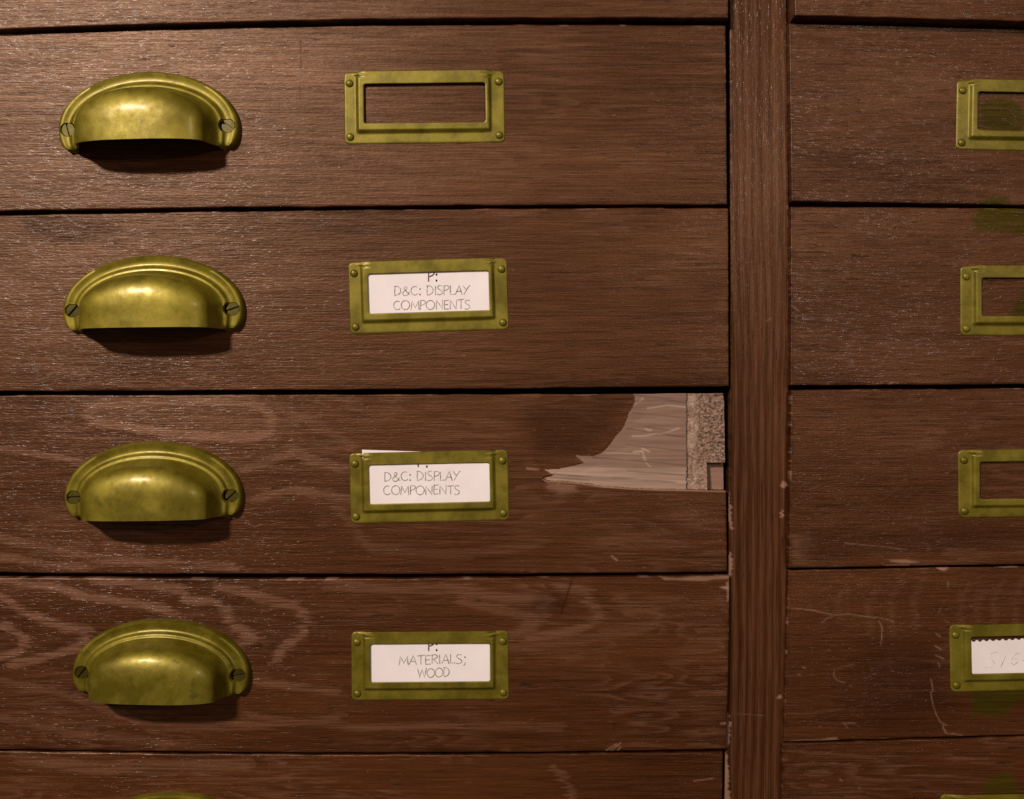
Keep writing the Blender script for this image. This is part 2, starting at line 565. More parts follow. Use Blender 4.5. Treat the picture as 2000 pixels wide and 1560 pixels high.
def f_l3(X, Y, A, dep):
    ring = [(165, 805), (200, 790), (260, 784), (340, 779), (420, 783), (490, 785), (515, 800), (533, 822), (528, 842), (490, 856), (420, 852), (330, 846), (250, 832), (190, 822), (165, 805)]
    band(A, X, Y, ring, 9, amt=0.75, seed=41)
    blob(A, X, Y, ring, 14, 0.22, 42)
    band(A, X, Y, [(0, 874), (60, 884), (130, 896), (160, 905)], 7, amt=0.5, seed=43)
    band(A, X, Y, [(500, 790), (560, 800), (620, 830), (690, 870)], 10, amt=0.28, seed=44)
    band(A, X, Y, [(480, 915), (540, 895), (585, 880), (600, 895), (680, 915)], 9, amt=0.5, seed=45)
    band(A, X, Y, [(490, 975), (570, 955), (640, 965), (690, 975)], 8, amt=0.4, seed=46)
    band(A, X, Y, [(0, 1050), (60, 1062), (140, 1078), (220, 1092), (330, 1100), (460, 1106)], 8, amt=0.5, seed=47)
    band(A, X, Y, [(0, 1085), (80, 1100), (170, 1110)], 8, amt=0.5, seed=48)
    band(A, X, Y, [(640, 960), (720, 1070), (900, 1080), (1060, 1060)], 9, amt=0.22, seed=49)
    soft_figure(A, X, Y, 51, 0.24, 240, 36, 6)
    blob(A, X, Y, [(1010, 790), (1100, 772), (1232, 770), (1190, 850), (1120, 885), (1050, 880)], 26, 0.55, 52, 'dark')
    # scuffs beside the break
    blob(A, X, Y, [(1068, 942), (1090, 940), (1125, 946), (1128, 958), (1098, 965), (1070, 955)], 7, 0.30, 53, 'wear', 4)
    scratch(A, X, Y, [(1030, 914), (1052, 916)], 2.2, 0.8, 3)
    scratch(A, X, Y, [(1195, 1085), (1205, 1093)], 2.0, 0.9, 3)
    scratch(A, X, Y, [(1088, 946), (1094, 940)], 1.6, 0.9, 3)
    scratch(A, X, Y, [(486, 1022), (498, 1028), (510, 1022)], 1.2, 0.5, 3)
    flecks(A, X, Y, 6, 0.7, 0.5)
    front = dep < 20

    def edit(X, Y, dep):
        sd = sdist(X, Y, BREAK)
        rag = (fnoise(X / 7, Y / 4, 61, 2) - 0.5) * 1.6
        s = sd + rag
        into = sstep(-1.0, 1.0, s)
        k = np.where(s > 0.4, 1, 0)
        core = (X > 1342 + (fnoise(Y / 8, X * 0, 62, 2) - 0.5) * 1.5) & (k == 1)
        notch = (X > 1383) & (Y > 903) & (k == 1)
        k = np.where(core, 2, k)
        k = np.where(notch, 3, k)
        rec = 2.8 + 2.6 * (fnoise(X / 140, Y / 14, 63, 2) - 0.5)
        for pl, amt in (([(1158, 889), (1340, 908)], 3.5), ([(1075, 920), (1210, 932), (1340, 941)], 3.0), ([(1121, 888), (1260, 893)], 2.0)):
            yl = np.interp(X, [p[0] for p in pl], [p[1] for p in pl])
            rec = rec - amt * sstep(-1.5, 1.5, Y - yl) * sstep(pl[0][0], pl[0][0] + 30, X) * np.exp(-np.maximum(Y - yl, 0) / 16)
        rec = np.minimum(rec, 0.5 + 0.10 * np.maximum(s, 0) + 3.0 * (Y > 925))
        grit = (0.6 * vnoise(X / 2.2, Y / 2.2, 64) + 0.4 * vnoise(X / 5.0, Y / 4.0, 65) - 0.5)
        rough = sstep(1356, 1372, X + (Y - 830) * 0.06 + 10 * (fnoise(X / 14, Y / 14, 67, 2) - 0.5)) * sstep(935, 895, Y)
        crec = 5.5 + 5.0 * sstep(784, 775, Y) * rough + 3.0 * rough + grit * (1.2 + 3.6 * rough)
        rec = np.where(k == 2, crec, rec)
        rec = np.where(k == 3, 26.0, rec)
        # bright fibres, dark splits in the bare wood
        A['dark'] = np.where(k > 0, 0.15 * A['dark'], A['dark'])
        b = k == 1
        for pts, w in (([(1240, 789), (1256, 778)], 1.6), ([(1256, 797), (1276, 795), (1305, 790), (1340, 794)], 1.3),
                       ([(1236, 851), (1260, 850), (1282, 845), (1294, 846), (1326, 835)], 1.6), ([(1262, 836), (1268, 840), (1272, 838)], 2.4),
                       ([(1238, 882), (1255, 880), (1260, 897)], 2.2), ([(1255, 875), (1268, 881)], 1.8), ([(1150, 884), (1216, 884), (1250, 886)], 1.2), ([(1262, 903), (1272, 912)], 1.2),
                       ([(1060, 918), (1120, 922), (1180, 926)], 1.4), ([(1150, 929), (1162, 930)], 2.6), ([(1185, 932), (1194, 931)], 2.6), ([(1162, 919), (1168, 918)], 2.2)):
            s2 = np.exp(-(pdist(X, Y, pts) / w) ** 2) * sstep(0.12, 0.42, fnoise(X / 14, Y / 14, 72, 2))
            A['wear'] = np.where(b, np.maximum(A['wear'], 0.7 * s2), A['wear'])
        A['wear'] = np.where(k == 0, np.maximum(A['wear'], 0.75 * np.exp(-((sd + 1.5) / 1.3) ** 2) * (Y > 935) * front), A['wear'])
        for pts, w in (([(1240, 772), (1290, 778), (1340, 785)], 1.2), ([(1260, 833), (1310, 840)], 1.3), ([(1225, 836), (1340, 853)], 1.0), ([(1158, 892), (1250, 899), (1340, 908)], 1.3),
                       ([(1225, 919), (1340, 927)], 1.1), ([(1080, 925), (1200, 932), (1320, 941)], 1.3), ([(1075, 931), (1150, 936)], 1.1), ([(1236, 805), (1340, 815)], 0.9), ([(1225, 868), (1340, 880)], 0.9)):
            A['dark'] = np.where(b, np.maximum(A['dark'], (0.18 + 0.5 * fnoise(X / 26, Y / 5, 76, 2)) * np.exp(-(pdist(X, Y + 1.5 * (fnoise(X / 30, Y * 0, 73, 2) - .5), pts) / (w * 1.3)) ** 2)), A['dark'])
        lowlt = sstep(-2, 3, Y - np.interp(X, [1062, 1340], [910, 912])) * (0.30 + 0.45 * fnoise(X / 60, Y / 3, 74, 3))
        A['wear'] = np.where(b, np.maximum(A['wear'], lowlt), A['wear'])
        A['dark'] = np.where(b | (k == 2), np.maximum(A['dark'], 0.75 * np.exp(-((X - 1342) / 1.3) ** 2)), A['dark'])
        A['dark'] = np.where(k == 2, np.maximum(A['dark'], 0.7 * sstep(0.52, 0.8, vnoise(X / 3.2, Y / 3.2, 66)) * rough), A['dark'])
        A['wear'] = np.where(k == 2, np.maximum(A['wear'], 0.55 * (1 - rough) * sstep(0.2, 0.7, fnoise(X / 10, Y / 10, 68, 2)) + 0.9 * sstep(0.72, 0.9, vnoise(X / 2.8, Y / 2.8, 71))), A['wear'])
        A['fig'] = np.where(k > 0, 0, A['fig'])
        d2 = np.where(front, np.maximum(dep, rec * into), np.maximum(dep, 0))
        d2 = np.where((k > 0) & (dep > 20), dep, d2)
        return X, Y, d2, np.where(front, k, np.where(k > 0, k, 0))
    return edit


def f_l4(X, Y, A, dep):
    B = lambda p, w=8, a=0.75, s=70: band(A, X, Y, p, w, amt=a, seed=s)
    B([(0, 1131), (50, 1137), (115, 1146), (170, 1165), (240, 1173), (320, 1190)], 8, 0.75, 71)
    B([(40, 1136), (90, 1140), (125, 1150)], 10, 0.45, 72)
    B([(0, 1166), (40, 1190), (90, 1212), (140, 1226), (172, 1232), (172, 1252), (140, 1268), (85, 1284), (20, 1296)], 8, 0.75, 73)
    B([(125, 1222), (165, 1235), (165, 1250)], 12, 0.5, 74)
    B([(0, 1218), (35, 1236), (52, 1258), (25, 1276), (0, 1280)], 8, 0.75, 75)
    B([(185, 1131), (290, 1141), (352, 1150), (366, 1172), (418, 1172), (442, 1195), (452, 1216), (500, 1240), (470, 1256)], 9, 0.72, 76)
    B([(240, 1176), (300, 1180), (345, 1200)], 8, 0.5, 77)
    B([(430, 1145), (480, 1152), (500, 1165), (575, 1182), (602, 1208), (590, 1235), (550, 1268), (540, 1290)], 9, 0.65, 78)
    B([(640, 1140), (760, 1150), (900, 1150), (1000, 1168), (1070, 1165), (1060, 1205), (1000, 1240), (960, 1260)], 10, 0.40, 79)
    B([(900, 1170), (980, 1190), (1050, 1205), (1040, 1215)], 9, 0.38, 80)
    B([(1090, 1145), (1150, 1155), (1145, 1175), (1172, 1195), (1160, 1215), (1110, 1235), (1030, 1245)], 9, 0.45, 81)
    B([(1200, 1165), (1290, 1195), (1280, 1220), (1180, 1235)], 9, 0.28, 82)
    B([(1000, 1270), (1090, 1258), (1180, 1240), (1260, 1228)], 9, 0.26, 83)
    B([(0, 1330), (120, 1350), (300, 1420), (520, 1415), (660, 1400)], 8, 0.35, 84)
    B([(500, 1330), (580, 1340), (660, 1350)], 8, 0.40, 85)
    B([(480, 1395), (600, 1410), (700, 1420), (900, 1415), (1100, 1420)], 7, 0.32, 86)
    B([(0, 1400), (90, 1420), (200, 1440), (330, 1450)], 8, 0.35, 87)
    soft_figure(A, X, Y, 91, 0.30, 230, 30, 7)
    blob(A, X, Y, [(1040, 1170), (1070, 1150), (1110, 1165), (1100, 1195), (1050, 1205)], 9, 0.4, 92, 'dark')
    scratch(A, X, Y, [(1117, 1132), (1108, 1160), (1096, 1196)], 2.0, 0.9, 3, 'dark')
    # bare nicks
    blob(A, X, Y, [(1290, 1126), (1330, 1128), (1424, 1122), (1424, 1130), (1395, 1130), (1350, 1134), (1300, 1131)], 2, 0.62, 94, 'wear', 4)
    blob(A, X, Y, [(1404, 1146), (1423, 1143), (1424, 1151), (1414, 1149)], 2, 0.85, 95, 'wear', 2)
    blob(A, X, Y, [(1418, 1135), (1425, 1134), (1423, 1175), (1421, 1172)], 1.5, 0.6, 96, 'wear', 2)
    for p in ([(1184, 1464), (1204, 1452)], [(1192, 1466), (1212, 1450)], [(1204, 1467), (1212, 1458)]):
        scratch(A, X, Y, p, 1.6, 0.65, 3)
    scratch(A, X, Y, [(1408, 1412), (1418, 1411)], 2.0, 0.7, 3)
    scratch(A, X, Y, [(175, 1243), (179, 1248)], 1.5, 0.8, 3, 'dark')
    flecks(A, X, Y, 7, 0.8, 0.5)


def f_l5(X, Y, A, dep):
    soft_figure(A, X, Y, 101, 0.34, 210, 24, 6)
    band(A, X, Y, [(50, 1480), (180, 1500), (360, 1496), (480, 1492)], 12, amt=0.4, seed=102)
    band(A, X, Y, [(1085, 1500), (1105, 1520), (1115, 1560)], 7, amt=0.4, seed=103)
    scratch(A, X, Y, [(1355, 1524), (1395, 1519)], 1.4, 0.6, 3)
    flecks(A, X, Y, 8, 0.25, 0.5)


def f_r0(X, Y, A, dep):
    soft_figure(A, X, Y, 111, 0.12)


def f_r1(X, Y, A, dep):
    soft_figure(A, X, Y, 121, 0.16, 200, 26, 4)
    blob(A, X, Y, ell(1956, 232, 46, 42), 7, 0.95, 122, 'stain', 5)
    blob(A, X, Y, [(1912, 404), (1918, 392), (1940, 384), (1962, 386), (1978, 396), (1982, 406)], 7, 0.95, 123, 'stain', 5)
    blob(A, X, Y, [(1980, 58), (2012, 62), (2012, 72)], 7, 0.95, 124, 'stain', 5)
    scratch(A, X, Y, [(1672, 192), (1679, 196), (1676, 204)], 1.8, 0.9, 3, 'dark')
    scratch(A, X, Y, [(1748, 52), (1754, 60)], 2.2, 0.8, 3, 'dark')
    scratch(A, X, Y, [(1742, 189), (1790, 189)], 1.0, 0.35, 3)
    flecks(A, X, Y, 9, 0.3, 0.5)


def f_r2(X, Y, A, dep):
    soft_figure(A, X, Y, 131, 0.20, 200, 26, 5)
    blob(A, X, Y, [(1908, 402), (2030, 402), (2030, 466), (1998, 462), (1960, 452), (1902, 454), (1903, 425)], 7, 0.95, 132, 'stain', 5)
    blob(A, X, Y, [(1974, 620), (1980, 595), (1998, 575), (2040, 560), (2040, 625)], 7, 0.95, 133, 'stain', 5)
    blob(A, X, Y, [(1660, 498), (1700, 498), (1698, 503), (1664, 504)], 2.5, 0.9, 134, 'dark', 3)
    scratch(A, X, Y, [(1552, 684), (1640, 684)], 1.6, 0.8, 3, 'dark', 0.3)
    scratch(A, X, Y, [(1736, 752), (1742, 748)], 1.8, 0.8, 3)
    scratch(A, X, Y, [(1547, 598), (1560, 608)], 2.4, 0.4, 3)
    flecks(A, X, Y, 10, 0.35, 0.5)


def f_r3(X, Y, A, dep):
    soft_figure(A, X, Y, 141, 0.26, 220, 24, 5)
    for p in ([(1600, 876), (1612, 850), (1640, 834)], [(1690, 900), (1697, 916), (1680, 940)], [(1680, 940), (1650, 952)], [(1610, 965), (1640, 966), (1700, 975)]):
        scratch(A, X, Y, p, 1.2, 0.4, 5, 'wear', 0.5)
    scratch(A, X, Y, [(1650, 1060), (1720, 1066), (1770, 1072)], 1.1, 0.5, 3)
    blob(A, X, Y, [(1732, 1092), (1765, 1091), (1792, 1095), (1770, 1098), (1735, 1096)], 1.8, 0.7, 142, 'wear', 4)
    scratch(A, X, Y, [(1730, 1104), (1775, 1103)], 1.4, 0.7, 3)
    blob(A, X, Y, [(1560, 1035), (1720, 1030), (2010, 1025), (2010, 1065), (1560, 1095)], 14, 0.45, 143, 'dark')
    blob(A, X, Y, [(1550, 1045), (1585, 1038), (1580, 1100), (1550, 1105)], 10, 0.35, 144, 'fig')
    flecks(A, X, Y, 12, 0.5, 0.55)


def f_r4(X, Y, A, dep):
    for i, (x0, ya, yb) in enumerate(((1640, 1150, 1205), (1700, 1150, 1235), (1745, 1125, 1240), (1790, 1130, 1225), (1880, 1140, 1220), (1912, 1150, 1215), (1945, 1135, 1215), (1985, 1130, 1215))):
        band(A, X, Y, [(x0 + 14, ya), (x0 - 4, (ya + yb) / 2 - 12), (x0, yb)], 6, amt=0.17, seed=150 + i, warp=4)
    soft_figure(A, X, Y, 151, 0.14, 220, 24, 5)
    scratch(A, X, Y, [(1545, 1187), (1565, 1188), (1590, 1191), (1615, 1197), (1630, 1200), (1660, 1198), (1690, 1203), (1718, 1206), (1735, 1209), (1746, 1213)], 1.15, 0.72, 3, 'wear', -0.18)
    scratch(A, X, Y, [(1606, 1215), (1615, 1206), (1632, 1200)], 1.2, 0.6, 3)
    scratch(A, X, Y, [(1717, 1211), (1723, 1226), (1722, 1245), (1720, 1256)], 1.2, 0.6, 3, 'wear', -0.05)
    scratch(A, X, Y, [(1630, 1308), (1628, 1318), (1636, 1328), (1650, 1332)], 1.4, 0.45, 3)
    scratch(A, X, Y, [(1630, 1306), (1668, 1296)], 1.2, 0.25, 3)
    scratch(A, X, Y, [(1852, 1135), (1850, 1160), (1838, 1185), (1833, 1198)], 1.6, 0.45, 4, 'wear', 0.45)
    for p in ([(1828, 1236), (1836, 1242)], [(1826, 1260), (1838, 1267)], [(1828, 1279), (1842, 1285)], [(1833, 1293), (1835, 1302)]):
        scratch(A, X, Y, p, 1.5, 0.55, 6)
    scratch(A, X, Y, [(1818, 1325), (1822, 1345), (1818, 1352), (1822, 1375), (1829, 1395), (1836, 1408), (1842, 1413), (1843, 1422), (1847, 1431), (1862, 1432), (1880, 1435)], 1.2, 0.66, 3, 'wear', -0.08)
    for p in ([(1840, 1411), (1848, 1415)], [(1840, 1420), (1847, 1426)], [(1645, 1411), (1670, 1411)], [(1650, 1414), (1655, 1420)], [(1568, 1302), (1573, 1304)]):
        scratch(A, X, Y, p, 1.5, 0.5, 6)
    blob(A, X, Y, [(1903, 1334), (2030, 1330), (2030, 1350), (1985, 1375), (1960, 1396), (1930, 1398), (1898, 1392), (1902, 1360)], 7, 0.95, 152, 'stain', 5)
    blob(A, X, Y, [(1828, 1106), (1855, 1108), (1842, 1114), (1836, 1112)], 1.8, 0.8, 153, 'wear', 2)
    blob(A, X, Y, [(1540, 1447), (1580, 1443), (1640, 1441), (1640, 1445), (1570, 1450)], 2, 0.45, 154, 'wear', 5)
    blob(A, X, Y, [(1700, 1250), (1830, 1230), (1860, 1400), (1720, 1430), (1640, 1350)], 50, 0.45, 155, 'dark')
    flecks(A, X, Y, 13, 0.4, 0.5)


def f_r5(X, Y, A, dep):
    soft_figure(A, X, Y, 161, 0.30, 200, 26, 5)
    blob(A, X, Y, [(1922, 1548), (1928, 1525), (1948, 1510), (1970, 1509), (1985, 1525), (1992, 1550)], 7, 0.95, 162, 'stain', 5)
    scratch(A, X, Y, [(1672, 1528), (1681, 1532), (1676, 1545)], 2, 0.5, 3, 'wear', 0.3)
    scratch(A, X, Y, [(1640, 1520), (1644, 1524)], 1.8, 0.6, 3)
    flecks(A, X, Y, 14, 0.15, 0.5)


def f_stile(X, Y, A, dep):
    B = lambda p, s: blob(A, X, Y, p, 1.5, 0.66, s, 'wear', 3.5)
    B([(1424, 1075), (1429, 1082), (1431, 1105), (1427, 1122), (1420, 1130), (1418, 1100)], 171)
    B([(1420, 1388), (1425, 1400), (1425, 1440), (1420, 1462), (1412, 1455), (1417, 1415)], 172)
    B([(1411, 1462), (1419, 1470), (1424, 1510), (1423, 1570), (1408, 1570), (1410, 1500)], 173)
    B([(1423, 960), (1427, 975), (1431, 1028), (1436, 1030), (1428, 1034), (1422, 1000)], 174)
    B([(1523, 945), (1528, 937), (1536, 945), (1533, 952), (1526, 950)], 175)
    B([(1524, 1000), (1528, 993), (1533, 1008), (1531, 1011), (1525, 1008)], 176)
    B([(1518, 1362), (1525, 1354), (1530, 1358), (1527, 1363)], 177)
    scratch(A, X, Y, [(1440, 1393), (1492, 1396)], 1.2, 0.25, 3)
    scratch(A, X, Y, [(1494, 630), (1506, 622)], 1.2, 0.5, 3)
    f = (X - 1424) / 17.0 + 1.6 * (fnoise(Y / 420, X / 70, 178, 2) - 0.5) + 0.25 * (fnoise(X / 9, Y / 90, 179, 2) - 0.5)
    s = f - np.floor(f)
    A['fig'] = np.maximum(A['fig'], 0.26 * sstep(0.0, 0.35, s) * (1 - sstep(0.55, 1.0, s)))
    A['dark'] = np.maximum(A['dark'], 0.45 * sstep(6, 1, X - 1421) * sstep(0.4, 0.7, fnoise(X / 4, Y / 80, 180, 3)))


# ------------------------------------------------------------------ the cabinet carcass
cab = empty('drawer_cabinet', (0, 0.02, 0))
tag(cab, 'dark brown stained wooden cabinet carcass with an upright stile between two columns of drawers', 'cabinet')

M_STILE = wood('stile_wood', 3.3, vertical=True, glint=1.2, fiber=0.8, haze=0.72)


def stile_parent(ox, oz):
    return cab


_, st, (sx_, sz_) = panel('stile', [(1420, -120)], [(1420, 1680)],
                          [(-120, 1424), (700, 1425.5), (1680, 1413)], [(-120, 1534), (700, 1541), (1680, 1525)],
                          3.0, M_STILE, stile_parent, f_stile, (1400, 1560), 17, 0.35)
st['front'].location = (sx_ * MM, 0.003 - 0.02, sz_ * MM)


def box(name, x0, x1, y0, y1, z0, z1, mat, parent, off=(0, 0, 0)):
    c = [(x, y, z) for x in (x0, x1) for y in (y0, y1) for z in (z0, z1)]
    c = np.array(c) - np.array(off)
    f = [(0, 1, 3, 2), (4, 6, 7, 5), (0, 4, 5, 1), (2, 3, 7, 6), (0, 2, 6, 4), (1, 5, 7, 3)]
    return link(name, mesh_np(name, c, f, mat, False), parent)


box('gap_light_blocker', -370, 420, 40, 46, -260, 240, mdark, cab, (0, 20, 0))  # added dark sheet that blocks light behind the gaps, no real cabinet part


# ------------------------------------------------------------------ brass hardware
def holder_mesh():
    """pressed-brass card holder: flat flange left, right and below, raised pocket plate with a window"""
    W2, H2 = 155 * S, 70 * S            # outer half size (mm)
    wl, wr, wt, wb_ = -116.5 * S, 118.5 * S, 45.5 * S, -31.5 * S   # window
    n_side = 26

    def rrect(x0, x1, z0, z1, r):
        pts = []
        for cx, cz, a0 in ((x1 - r, z1 - r, 0), (x0 + r, z1 - r, 90), (x0 + r, z0 + r, 180), (x1 - r, z0 + r, 270)):
            for i in range(9):
                a = math.radians(a0 + i * 90 / 8)
                pts.append((cx + r * math.cos(a), cz + r * math.sin(a)))
        out = []
        for i in range(4):
            out += pts[i * 9:(i + 1) * 9]
            p, q = pts[i * 9 + 8], pts[((i + 1) * 9) % 36]
            for j in range(1, n_side):
                t = j / n_side
                out.append((p[0] + (q[0] - p[0]) * t, p[1] + (q[1] - p[1]) * t))
        return np.array(out)
    outer = rrect(-W2, W2, -H2, H2, 11 * S)
    inner = rrect(wl, wr, wb_, wt, 5 * S)
    n = len(outer)
    L = 30
    T = np.linspace(0, 1, L)
    P = outer[None] * (1 - T[:, None, None]) + inner[None] * T[:, None, None]
    x, z = P[..., 0], P[..., 1]
    hgt = 6.6 * S
    # distance inside the pocket outline (open at the top)
    dl = x - (-W2 + 22 * S); dr = (W2 - 24 * S) - x; db = z - (-H2 + 19 * S)
    k = 8.0 * S
    q = np.minimum(np.minimum(dl, dr), db)
    cx = np.maximum(k - np.minimum(dl, dr), 0); cb = np.maximum(k - db, 0)
    q = np.minimum(q, k - np.hypot(cx, cb))
    hh = hgt * sstep(0.0, k, q)
    # gentle handling waves and a dipped outer lip
    wave = (fnoise(x / 9 + 5, z / 9 + 3, 201, 2) - 0.5) * 0.35
    edge = np.minimum(np.minimum(x + W2, W2 - x), np.minimum(z + H2, H2 - z))
    hh = hh + wave * S * 2 - 0.25 * np.exp(-edge / 0.3) * (hh < 0.5 * hgt)
    th = 0.55
    front = np.stack([x, -(hh + th), z], -1)
    back = np.stack([x, -np.maximum(hh, 0.02), z], -1)
    # round the edges a touch
    front[0, :, 1] += 0.18; front[-1, :, 1] += 0.16
    co = np.concatenate([front.reshape(-1, 3), back.reshape(-1, 3)])
    F = []
    idx = lambda l, i, b: b * L * n + l * n + i % n
    for l in range(L - 1):
        for i in range(n):
            F.append((idx(l, i, 0), idx(l, i + 1, 0), idx(l + 1, i + 1, 0), idx(l + 1, i, 0)))
            F.append((idx(l, i, 1), idx(l + 1, i, 1), idx(l + 1, i + 1, 1), idx(l, i + 1, 1)))
    for i in range(n):
        F.append((idx(0, i, 0), idx(0, i, 1), idx(0, i + 1, 1), idx(0, i + 1, 0)))
        F.append((idx(L - 1, i, 0), idx(L - 1, i + 1, 0), idx(L - 1, i + 1, 1), idx(L - 1, i, 1)))
    me = mesh_np('label_holder', co, np.array(F), M_BRASS_PLATE, True)
    return fix(me)


def fix(me, sharp=40):
    import bmesh
    bm = bmesh.new()
    bm.from_mesh(me)
    bmesh.ops.remove_doubles(bm, verts=bm.verts, dist=1e-6)
    bmesh.ops.recalc_face_normals(bm, faces=bm.faces)
    for e in bm.edges:
        if len(e.link_faces) == 2 and e.calc_face_angle(0) > math.radians(sharp):
            e.smooth = False
    bm.to_mesh(me)
    bm.free()
    me.update()
    return me


def lathe(name, prof, n, mat):
    """profile of (radius, y) pairs revolved about the y axis"""
    co, F = [], []
    for r, y in prof:
        for i in range(n):
            a = 2 * math.pi * i / n
            co.append((r * math.cos(a), y, r * math.sin(a)))
    for l in range(len(prof) - 1):
        for i in range(n):
            F.append((l * n + i, l * n + (i + 1) % n, (l + 1) * n + (i + 1) % n, (l + 1) * n + i))
    return fix(mesh_np(name, co, np.array(F), mat, True))


def rivet_mesh():
    r = 7.6 * S
    prof = [(r * 1.05, 0.0)] + [(r * math.cos(a), -0.15 - 1.15 * math.sin(a)) for a in np.linspace(0, math.pi / 2 - 0.02, 10)]
    return lathe('rivet', prof, 24, M_BRASS_PLATE)


def screw_mesh():
    """slotted countersunk head: a disc cut by a groove, slightly below a raised rim"""
    R = 12.5 * S
    g = 2.1 * S
    co, F = [], []

    def add(vs, fs):
        b = len(co)
        co.extend(vs); F.extend([tuple(b + i for i in f) for f in fs])
    for s in (1, -1):
        a0 = math.asin(g / R)
        arc_ = [(R * math.cos(a), s * R * math.sin(a)) for a in np.linspace(a0, math.pi - a0, 20)]
        if s < 0: arc_ = arc_[::-1]
        n = len(arc_)
        top = [(x * 0.97, -0.62 - 0.12 * (1 - (x * x + z * z) / (R * R)), z * 0.97 + s * 0.03 * g) for x, z in arc_]
        low = [(x, -0.45, z) for x, z in arc_]
        bot = [(x, 0.9, z) for x, z in arc_]
        add(top, [tuple(range(n))])
        add(top + low, [(i, (i + 1) % n, n + (i + 1) % n, n + i) for i in range(n)])
        add(low + bot, [(i, (i + 1) % n, n + (i + 1) % n, n + i) for i in range(n)])
    gs = [(-R * 0.98, 0.35, -g * 1.05), (R * 0.98, 0.35, -g * 1.05), (R * 0.98, 0.35, g * 1.05), (-R * 0.98, 0.35, g * 1.05)]
    add(gs, [(0, 1, 2, 3)])
    return fix(mesh_np('screw', co, F, M_BRASS_DARK, True), 30)


def pull_mesh():
    """half-dome bin pull: arched flange with a rolled rim, a step, and a blown cup open below"""
    a, b = 176 * S, 107 * S
    dmax = 89 * S
    rc = 0.79
    prof = [(1.0, 0.0), (1.0, 1.2), (0.993, 2.6), (0.978, 3.7), (0.958, 4.2), (0.93, 4.0), (0.905, 3.7), (0.875, 3.6), (0.855, 3.8),
            (0.842, 4.5), (0.832, 5.2), (0.82, 5.5), (0.805, 5.5), (0.792, 5.7), (0.778, 6.2), (0.764, 7.0), (0.750, 8.0), (0.736, 9.2), (0.723, 10.6), (0.711, 12.2), (0.700, 14.0)]
    fl = 13                              # flange columns (they make the ears)
    fi = fl - 1
    r0, d0 = prof[-1]
    for t in np.linspace(0.06, 1, 26):
        ang = t * math.pi / 2
        # superellipse from the throat to the crown
        r = r0 * (max(math.cos(ang), 0.0) ** 0.80) * 0.992 + 0.0
        d = d0 + (dmax - d0) * math.sin(ang) ** 0.90
        prof.append((r, d))
    prof[-1] = (0.0, dmax)
    nP = len(prof)
    rows = []
    phis = np.linspace(0, math.pi, 65)
    Lc = 39 * S                           # straight part of the cup below the screws
    zs = np.array([0.0, 0.08, 0.18, 0.3, 0.42, 0.55, 0.68, 0.78, 0.87, 0.94, 0.985, 1.0])
    ear = 42.5 * S

    def straight(side, z, lip):
        """row at depth z below the screws on one side: columns from rim to crown"""
        row = []
        t = z
        rin = prof[fi][0] * a
        wout = a - rin
        s = math.sqrt(max(1 - t ** 2.6, 0.0))
        for j, (r, d) in enumerate(prof):
            if j < fl:
                f = (r * a - rin) / wout
                x = rin + f * wout * s
                dd = d
                # the ear's end rolls down to the wood
                e = sstep(0.0, 1.0, (1 - t) / 0.16)
                dd = min(d, 0.0 + e * d + (1 - e) * 0.2) if j < fl - 1 else d * (0.25 + 0.75 * e)
                row.append((side * x, -dd, -t * ear))
            else:
                row.append((side * r * a, -d, -t * Lc))
        return row
    right = [straight(1, t, False) for t in zs[::-1]]
    left = [straight(-1, t, False) for t in zs]
    arch = []
    for ph in phis:
        c, s = math.cos(ph), math.sin(ph)
        row = []
        for r, d in prof:
            # the cup face leans slightly outward towards the lip
            k = 11 * S * float(sstep(0.95, 0.78, r)) * min(1.0, r / 0.70)
            row.append((a * r * c, -d, (b * r - k) * s))
        arch.append(row)
    rows = right[:-1] + arch + left[1:]
    co = np.array(rows).reshape(-1, 3)
    # slight hand-worn unevenness
    co[:, 1] += 0.22 * (fnoise(co[:, 0] / 7 + 9, co[:, 2] / 7 + 4, 211, 2) - 0.5) * sstep(2.0, 8.0, -co[:, 1])
    nR = len(rows)
    F = []
    nl = len(zs) - 1
    for i in range(nR - 1):
        for j in range(nP - 1):
            F.append((i * nP + j, i * nP + j + 1, (i + 1) * nP + j + 1, (i + 1) * nP + j))
    # front of the cup below the crown line: join the two straight sides at the middle
    me = mesh_np('cup_pull', co, np.array(F), M_BRASS_PULL, True)
    import bmesh
    bm = bmesh.new(); bm.from_mesh(me)
    bmesh.ops.remove_doubles(bm, verts=bm.verts, dist=2e-6)
    bmesh.ops.recalc_face_normals(bm, faces=bm.faces)
    # normals must point towards the room (-y) for the thickness to go inward
    s = sum((f.normal.y * f.calc_area() for f in bm.faces))
    if s > 0:
        bmesh.ops.reverse_faces(bm, faces=bm.faces)
    bm.to_mesh(me); bm.free(); me.update()
    return me


ME_HOLDER, ME_RIVET, ME_SCREW, ME_PULL = holder_mesh(), rivet_mesh(), screw_mesh(), pull_mesh()
# give the pull its sheet thickness once, in the mesh itself
_tmp = bpy.data.objects.new('tmp', ME_PULL); COL.objects.link(_tmp)
_so = _tmp.modifiers.new('s', 'SOLIDIFY'); _so.thickness = 0.0011; _so.offset = -1.0
